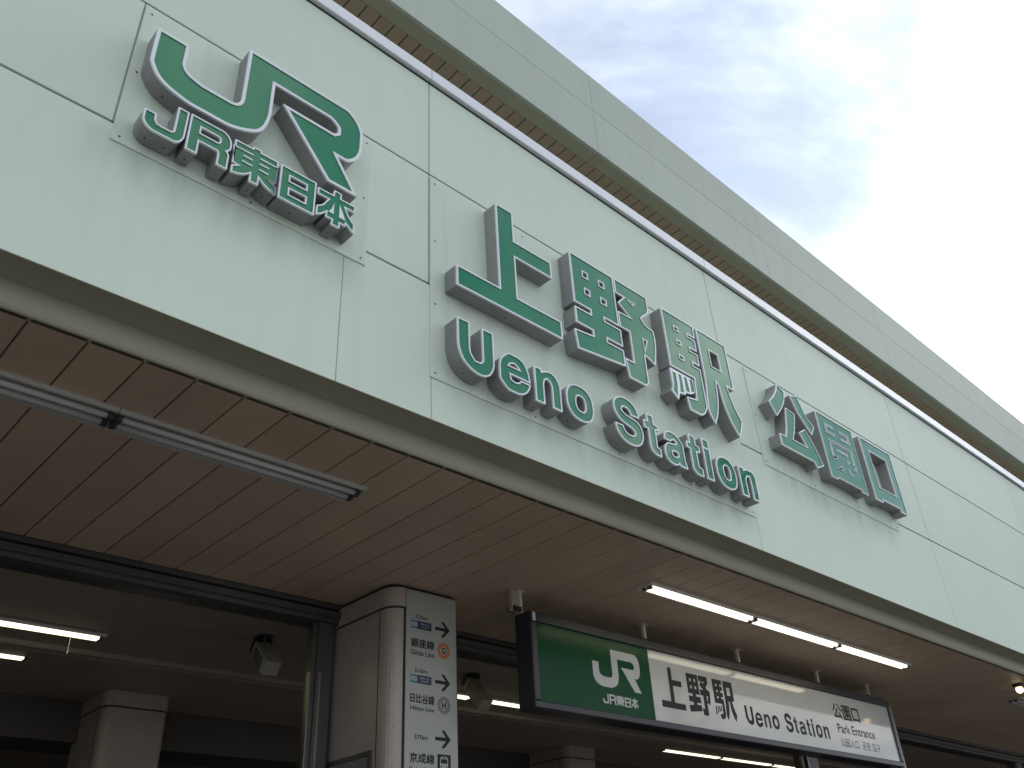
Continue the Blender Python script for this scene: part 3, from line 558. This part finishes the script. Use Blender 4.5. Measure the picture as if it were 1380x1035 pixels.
for rx in (3.883, 5.129, 6.311, 7.534, 8.45):
    rd = part('hanger_rod', B().box(rx - 0.012, rx + 0.012, 1.240, 1.264, SZ1 + 0.0005, Z_SOF - 0.0005), M_LAMPW, hs)
    part('clamp', B().panel(rx - 0.075, rx - 0.0125, SZ1 + 0.0006, SZ1 + 0.03, 1.215, 1.285, 0.006), M_BLACK, rd)
    part('ceiling_flange', B().box(rx - 0.03, rx + 0.03, 1.225, 1.28, Z_SOF - 0.005, Z_SOF - 0.0004), M_LAMPW, rd)
part('hanger_plate', B().box(3.800, 3.8705, 1.238, 1.266, SZ1 + 0.0005, Z_SOF - 0.0006), M_COVE, hs)
part('end_bracket', B().extrude_x([(1.20, 2.70), (1.20, 3.33), (1.21, 3.34), (1.33, 3.34), (1.33, 2.70)], SX1 + 0.004, SX1 + 0.075), M_LAMPO, hs)

# ------------------------------------------------------------------ columns
def rrect(x0, x1, y0, y1, r, n=6):
    out = []
    for cx_, cy_, a0 in ((x1-r, y0+r, -90), (x1-r, y1-r, 0), (x0+r, y1-r, 90), (x0+r, y0+r, 180)):
        for k in range(n + 1):
            t = math.radians(a0 + 90 * k / n); out.append((cx_ + r*math.cos(t), cy_ + r*math.sin(t)))
    return out
def vprism(b, P, z0, z1):
    n = len(P)
    return b.add([(p[0], p[1], z0) for p in P] + [(p[0], p[1], z1) for p in P],
                 [(i, (i+1) % n, n+(i+1) % n, n+i) for i in range(n)] + [tuple(range(n-1, -1, -1)), tuple(range(n, 2*n))])
def column(x0, y0, label, z0=0.0):
    x1, y1 = x0 + 0.548, y0 + 0.70
    c = thing('column', label, 'column', ((x0+x1)/2, (y0+y1)/2, z0), 'entrance columns')
    part('shaft', vprism(B(), rrect(x0 + 0.006, x1 - 0.006, y0 + 0.006, y1 - 0.006, 0.09), z0, 3.355), M_COLM, c)
    part('groove', vprism(B(), rrect(x0 + 0.016, x1 - 0.016, y0 + 0.016, y1 - 0.016, 0.085), 3.355, 3.368), M_GAP, c)
    part('cap_band', vprism(B(), rrect(x0, x1, y0, y1, 0.095), 3.368, Z_SOF - 0.022), M_COLM, c)
    part('ceiling_groove', vprism(B(), rrect(x0 + 0.012, x1 - 0.012, y0 + 0.012, y1 - 0.012, 0.085), Z_SOF - 0.0215, Z_SOF - 0.0005), M_GAP, c)
    for zz in (0.9, 2.1):
        pass
    for xx, yy in ((x0 + 0.0045, y0 + 0.12),):
        part('joint_strip', B().box(xx, xx + 0.002, yy, yy + 0.006, z0 + 0.02, 3.35), M_GAP, c)
    return c
column(3.103, 1.566, 'pale enamelled column bearing the line direction sign beside the sliding door rail')
column(2.70, 4.84, 'dim column inside the hall behind the glass doors, below the lit tubes', 0.0)
column(7.93, 4.74, 'dim column inside the hall seen under the black hanging sign', 0.0)

# direction sign on the column
ds = thing('direction_sign', 'tall pale direction sign with arrows and railway line names on the column', 'sign', (3.41, 1.56, 1.2))
YD = 1.5575
sh = part('sign_sheet', B().panel(3.212, 3.606, 1.2, 3.478, YD, 1.5655, 0.002), M_CSIGN, ds)
part('edge_shadow_gap', B().box(3.204, 3.2115, 1.563, 1.572, 1.2, 3.36), M_GAP, ds)
part('edge_shadow_gap', B().box(3.6065, 3.614, 1.563, 1.572, 1.2, 3.36), M_GAP, ds)
YQ = YD - 0.0007
def arrow(zc):
    b = B(); t = 0.010
    poly(b, [(3.434, zc - t), (3.515, zc - t), (3.480, zc - 0.049), (3.503, zc - 0.049), (3.551, zc), (3.503, zc + 0.049), (3.480, zc + 0.049), (3.515, zc + t), (3.434, zc + t)], YQ)
    part('arrow', b, M_PRINT, sh)
def metro(zc):
    b = B(); poly(b, [(3.249, zc - 0.0245), (3.3005, zc - 0.0245), (3.3005, zc + 0.0245), (3.249, zc + 0.0245)], YQ); t_ = part('operator_mark', b, M_TEAL, sh)
    b = B(); poly(b, [(3.301, zc - 0.0245), (3.406, zc - 0.0245), (3.406, zc + 0.0245), (3.301, zc + 0.0245)], YQ); n_ = part('operator_name', b, M_NAVY, sh)
    b = B()
    for cx_, r1, r2 in ((3.264, 0.0115, 0.007), (3.283, 0.0115, 0.007)):
        poly(b, disc(cx_, zc, r1, 16), YQ - 0.0007, [disc(cx_, zc, r2, 16)])
    part('mark_symbol', b, M_WHITE, t_)
    print_text('東京メトロ', 3.320, 3.388, zc + 0.001, zc + 0.0145, YQ - 0.0007, M_WHITE, n_)
    print_text('Tokyo Metro', 3.325, 3.384, zc - 0.015, zc - 0.005, YQ - 0.0007, M_WHITE, n_)
def ring(zc, s, mt):
    b = B(); poly(b, disc(3.5015, zc, 0.0505, 36), YQ, [disc(3.5015, zc, 0.0275, 30)]); part('line_symbol', b, mt, sh)
    print_text(s, 3.487, 3.516, zc - 0.0175, zc + 0.0175, YQ, M_PRINT, sh, 0.035)
def entry(zt, dist, kanji, roman, zk, zr):
    print_text(dist, 3.280, 3.375, zt - 0.012, zt + 0.012, YQ, M_PRINT, sh, 0.014)
    print_text(kanji, 3.249, 3.427, zk - 0.026, zk + 0.026, YQ, M_PRINT, sh, 0.026)
    print_text(roman, 3.249, 3.427, zr - 0.016, zr + 0.014, YQ, M_PRINT, sh, 0.014)
entry(3.317, '370m', '銀座線', 'Ginza Line', 3.157, 3.100)
metro(3.268); arrow(3.270); ring(3.139, 'G', M_ORANGE)
entry(2.994, '510m', '日比谷線', 'Hibiya Line', 2.832, 2.774)
metro(2.943); arrow(2.946); ring(2.814, 'H', M_GREYP)
entry(2.618, '370m', '京成線', 'Keisei Line', 2.506, 2.446)
arrow(2.622)
b = B()
poly(b, [(3.45, 2.438), (3.549, 2.438), (3.549, 2.538), (3.45, 2.538)], YQ,
     [[(3.474, 2.456), (3.525, 2.456), (3.530, 2.470), (3.530, 2.515), (3.520, 2.527), (3.479, 2.527), (3.469, 2.515), (3.469, 2.470)]])
part('train_symbol', b, M_PRINT, sh)
b = B(); poly(b, [(3.476, 2.490), (3.523, 2.490), (3.523, 2.513), (3.476, 2.513)], YQ); poly(b, disc(3.480, 2.472, 0.004, 8), YQ); poly(b, disc(3.519, 2.472, 0.004, 8), YQ)
poly(b, [(3.488, 2.518), (3.511, 2.518), (3.511, 2.523), (3.488, 2.523)], YQ)
part('train_window', b, M_PRINT, sh)

# metal framed notice low on the column's side
nb = thing('notice_frame', 'small metal framed notice low on the side of the sign column', 'notice', (3.09, 1.95, 1.9))
f = B()
for y0, y1, z0, z1 in ((1.72, 2.16, 2.53, 2.555), (1.72, 2.16, 1.9, 1.925), (1.72, 1.745, 1.9255, 2.5295), (2.135, 2.16, 1.9255, 2.5295)):
    f.box(3.092, 3.106, y0, y1, z0, z1)
part('frame', f, M_ALU, nb)
part('sheet', B().box(3.099, 3.106, 1.7455, 2.1345, 1.926, 2.529), M_GREYP, nb)

# ------------------------------------------------------------------ entrance frame (header rail and posts)
ef = thing('entrance_frame', 'dark aluminium header rail and posts of the station doorway', 'door frame', (9.0, Y_HEAD + 0.1, 0))
hd = part('header_rail', B().extrude_x([(Y_HEAD, Z_SOF - 0.001), (Y_HEAD, 3.475), (Y_HEAD + 0.03, 3.470), (Y_HEAD + 0.03, 3.46), (Y_HEAD - 0.006, 3.455),
     (Y_HEAD - 0.006, 3.418), (Y_HEAD + 0.012, 3.412), (Y_HEAD + 0.012, 3.385), (Y_HEAD + 0.05, 3.375), (Y_HEAD + 0.16, 3.375), (Y_HEAD + 0.16, Z_SOF - 0.001)], XA, XB), M_ALU, ef)
def post(x0, x1):
    p = part('post', B().box(x0, x1, Y_HEAD + 0.004, Y_HEAD + 0.14, 0.0, 3.374), M_ALU, ef)
    part('guide_channel', B().box(x0 - 0.028, x0 - 0.0005, Y_HEAD + 0.02, Y_HEAD + 0.05, 0.0, 3.37), M_ALU, p)
    part('guide_highlight', B().box(x0 + 0.012, x0 + 0.030, Y_HEAD - 0.006, Y_HEAD + 0.0035, 0.0, 3.06), M_ALUL, p)  # bright strips stand in for the highlights reflected along the post
    part('guide_highlight', B().box(x0 - 0.040, x0 - 0.0285, Y_HEAD + 0.02, Y_HEAD + 0.05, 0.0, 3.06), M_ALUL, p)
post(2.955, 3.06); post(8.60, 8.83); post(14.3, 14.5)

# ------------------------------------------------------------------ luminaires
def lamp(x0, n, yc, lit, label, z=Z_SOF, w_=0.13, L=1.2, grp='fluorescent ceiling lights'):
    x1 = x0 + n * L; mt = M_LAMPW if lit else M_LAMPO
    t = thing('fluorescent_light', label, 'ceiling light', ((x0+x1)/2, yc, z), grp)
    h = w_ / 2
    for k in range(n):
        a, b_ = x0 + k*L + 0.002, x0 + (k+1)*L - 0.002
        tr = B().box(a, b_, yc - h, yc + h, z - 0.004, z - 0.0006)
        hb = part('tray', tr, mt, t)
        for y0, y1 in ((yc - h, yc - h + 0.022), (yc + h - 0.030, yc + h)):
            part('side_rail', B().extrude_x([(y0, z - 0.0045), (y0 + 0.004, z - 0.020), (y1 - 0.004, z - 0.020), (y1, z - 0.0045)], a, b_), mt, hb)
        for ty in (-0.19, 0.12):
            yy = yc + ty * w_; rr = 0.0145
            part('tube', B().tube((a+0.028, yy, z-0.0195), (b_-0.028, yy, z-0.0195), rr, 12), (M_TUBEH if yc > 2 else M_TUBE) if lit else M_TUBEO, hb, smooth=True)
            for xx in (a + 0.004, b_ - 0.027):
                part('socket', B().box(xx, xx + 0.023, yy - 0.016, yy + 0.016, z - 0.036, z - 0.0045), M_ALU, hb)
    for xa in (x0 - 0.012, x1):
        part('end_cap', B().box(xa, xa + 0.012, yc - h, yc + h, z - 0.021, z - 0.0006), mt, t)
    return t
lamp(4.455, 3, 0.675, True, 'lit row of three tubes on the brown soffit beside the hanging sign')
lamp(-1.39, 3, 0.662, False, 'unlit twin tube light on the brown soffit behind the fascia', w_=0.185)
lamp(10.48, 3, 0.675, False, 'unlit twin tube light on the soffit beyond the small round lamp', w_=0.185)
lamp(-0.26, 2, 3.575, True, 'lit tube light inside the hall, nearer the doorway rail, with a pull cord')
lamp(-0.50, 2, 4.31, True, 'lit tube light inside the hall behind the one with a pull cord')
lamp(4.26, 2, 3.57, True, 'lit tube light inside the hall glimpsed between column and hanging sign')
lamp(9.24, 3, 4.38, True, 'lit row of tubes inside the hall seen below the hanging sign')
lamp(10.0, 1, 3.60, True, 'lit tube light inside the hall beside the dark post under the hanging sign')
pc = thing('pull_cord', 'thin pull cord hanging from the lit hall tube light', 'cord', (1.95, 3.62, 3.36))
part('cord', B().tube((1.95, 3.62, 3.40), (1.95, 3.62, 3.475), 0.0015, 5), M_WHITE, pc)
part('knob', B().tube((1.95, 3.62, 3.37), (1.95, 3.62, 3.40), 0.005, 8, 0.003), M_WHITE, pc)
sp = thing('round_lamp', 'small lit round lamp on the brown soffit by the fascia edge', 'ceiling light', (9.86, 0.37, 3.44))
part('base', B().tube((9.86, 0.37, Z_SOF - 0.0006), (9.86, 0.37, Z_SOF - 0.03), 0.055, 16, 0.05), M_BLACK, sp)
bb = B()
for i in range(8):
    for k in range(14):
        ph = math.pi * i / 7; th = 2 * math.pi * k / 14
        bb.v.append((9.86 + 0.036*math.sin(ph)*math.cos(th), 0.37 + 0.036*math.sin(ph)*math.sin(th), 3.455 + 0.036*math.cos(ph)))
for i in range(7):
    for k in range(14):
        bb.f.append((i*14+k, (i+1)*14+k, (i+1)*14+(k+1) % 14, i*14+(k+1) % 14))
part('bulb', bb, M_BULB, sp, smooth=True)

# ------------------------------------------------------------------ ceiling speakers in the hall
def speaker(loc, rz, rx, label):
    t = thing('box_speaker', label, 'speaker', loc, 'box speakers in the hall')
    M = Matrix.Rotation(rz, 4, 'Z') @ Matrix.Rotation(rx, 4, 'X')
    def add(name, b, mt, par):
        b.v = [tuple((M @ Vector(v)) + Vector(loc)) for v in b.v]; return part(name, b, mt, par)
    bd = add('cabinet', B().panel(-0.055, 0.055, -0.05, 0.05, -0.20, 0.10, 0.006), M_BEIGE, t)
    add('grille_side', B().box(-0.0575, -0.0555, -0.13, 0.06, -0.045, 0.035), M_GREYP, bd)
    for k in range(3):
        add('grille_line', B().box(-0.0595, -0.058, -0.12, 0.05, -0.03 + 0.025*k, -0.022 + 0.025*k), M_DGREEN, bd)
    add('rear_block', B().panel(-0.045, 0.075, -0.055, 0.052, 0.1005, 0.17, 0.006), M_BLACK, t)
    part('mount_stem', B().tube((loc[0]+0.02, loc[1]+0.05, loc[2]+0.04), (loc[0]+0.02, loc[1]+0.05, Z_SOF - 0.008), 0.014, 8), M_ALU, t)
    part('mount_plate', B().tube((loc[0]+0.02, loc[1]+0.05, Z_SOF - 0.008), (loc[0]+0.02, loc[1]+0.05, Z_SOF - 0.0005), 0.06, 14), M_ALU, t)
speaker((3.02, 2.92, 3.355), math.radians(-6), math.radians(40), 'beige box speaker hanging from the hall ceiling by the doorway post')
speaker((4.96, 2.92, 3.36), math.radians(-8), math.radians(48), 'beige box speaker hanging behind the sign column')
# dark boards deep in the hall
for x0, x1, z1, lab in ((4.55, 5.9, 3.34, 'dark green board deep in the hall behind the doorway post'), (7.5, 7.95, 3.36, 'narrow dark green board deep in the hall behind the sign column')):
    t = thing('hall_board', lab, 'board', ((x0+x1)/2, 6.05, 2.2), 'boards in the hall')
    part('panel', B().panel(x0, x1, 2.2, z1 - 0.25, 6.0, 6.04, 0.006), M_DGREEN, t)
    part('frame', B().box(x0 - 0.03, x1 + 0.03, 6.041, 6.08, 2.17, z1 - 0.22), M_ALU, t)
    part('stand', B().box(x0 + 0.05, x0 + 0.1, 6.081, 6.12, 0.0, 2.6).box(x1 - 0.1, x1 - 0.05, 6.081, 6.12, 0.0, 2.6), M_ALU, t)

# ------------------------------------------------------------------ street trees opposite (mirrored in the glossy letters)
def street_tree(x, y, h, label):
    t = thing('street_tree', label, 'tree', (x, y, 0), 'street trees opposite the station')
    rnd = random.Random(int(x * 10)); tr = B(); lv = B()
    pts = [Vector((x, y, 0)), Vector((x + 0.1, y, h * 0.22)), Vector((x - 0.05, y + 0.1, h * 0.45)), Vector((x + 0.1, y, h * 0.72)), Vector((x, y, h * 0.95))]
    rad = [0.26, 0.20, 0.15, 0.09, 0.03]
    for k in range(4): tr.tube(pts[k], pts[k+1], rad[k], 9, rad[k+1])
    tips = []
    for k in range(26):
        f = rnd.uniform(0.28, 0.92); i = min(3, int(f * 4)); base = pts[i].lerp(pts[i+1], f * 4 - i) if f < 1 else pts[4]
        base = Vector((x, y, h * f)); a = rnd.uniform(0, 6.28); ln = h * 0.05 * (1.15 - abs(f - 0.5)) * rnd.uniform(0.6, 1.0)
        tip = base + Vector((math.cos(a) * ln, math.sin(a) * ln, ln * rnd.uniform(0.25, 0.7)))
        tr.tube(base, tip, 0.055, 6, 0.012); tips += [base.lerp(tip, q) for q in (0.55, 0.8, 1.0)]
    for c in tips:
        for k in range(34):
            p = c + Vector((rnd.gauss(0, 0.24), rnd.gauss(0, 0.24), rnd.gauss(0, 0.26)))
            u = Vector((rnd.uniform(-1, 1), rnd.uniform(-1, 1), rnd.uniform(-0.6, 0.6))).normalized(); v = u.orthogonal().normalized()
            s_ = rnd.uniform(0.05, 0.10)
            lv.add([p - u * s_, p + v * s_ * 0.5, p + u * s_, p - v * s_ * 0.5], [(0, 1, 2, 3)])
    part('trunk', tr, M_BARK, t); c = part('crown', lv, M_LEAF, t); c['kind'] = 'stuff'
M_BARK = mat('bark', (0.10, 0.08, 0.06), 0.9, var=0.2)
M_LEAF = mat('leaves', (0.05, 0.09, 0.035), 0.6, var=0.3)
street_tree(15.66, -6.50, 12.0, 'slim leafy street tree across the pavement mirrored in the end of the word Station')
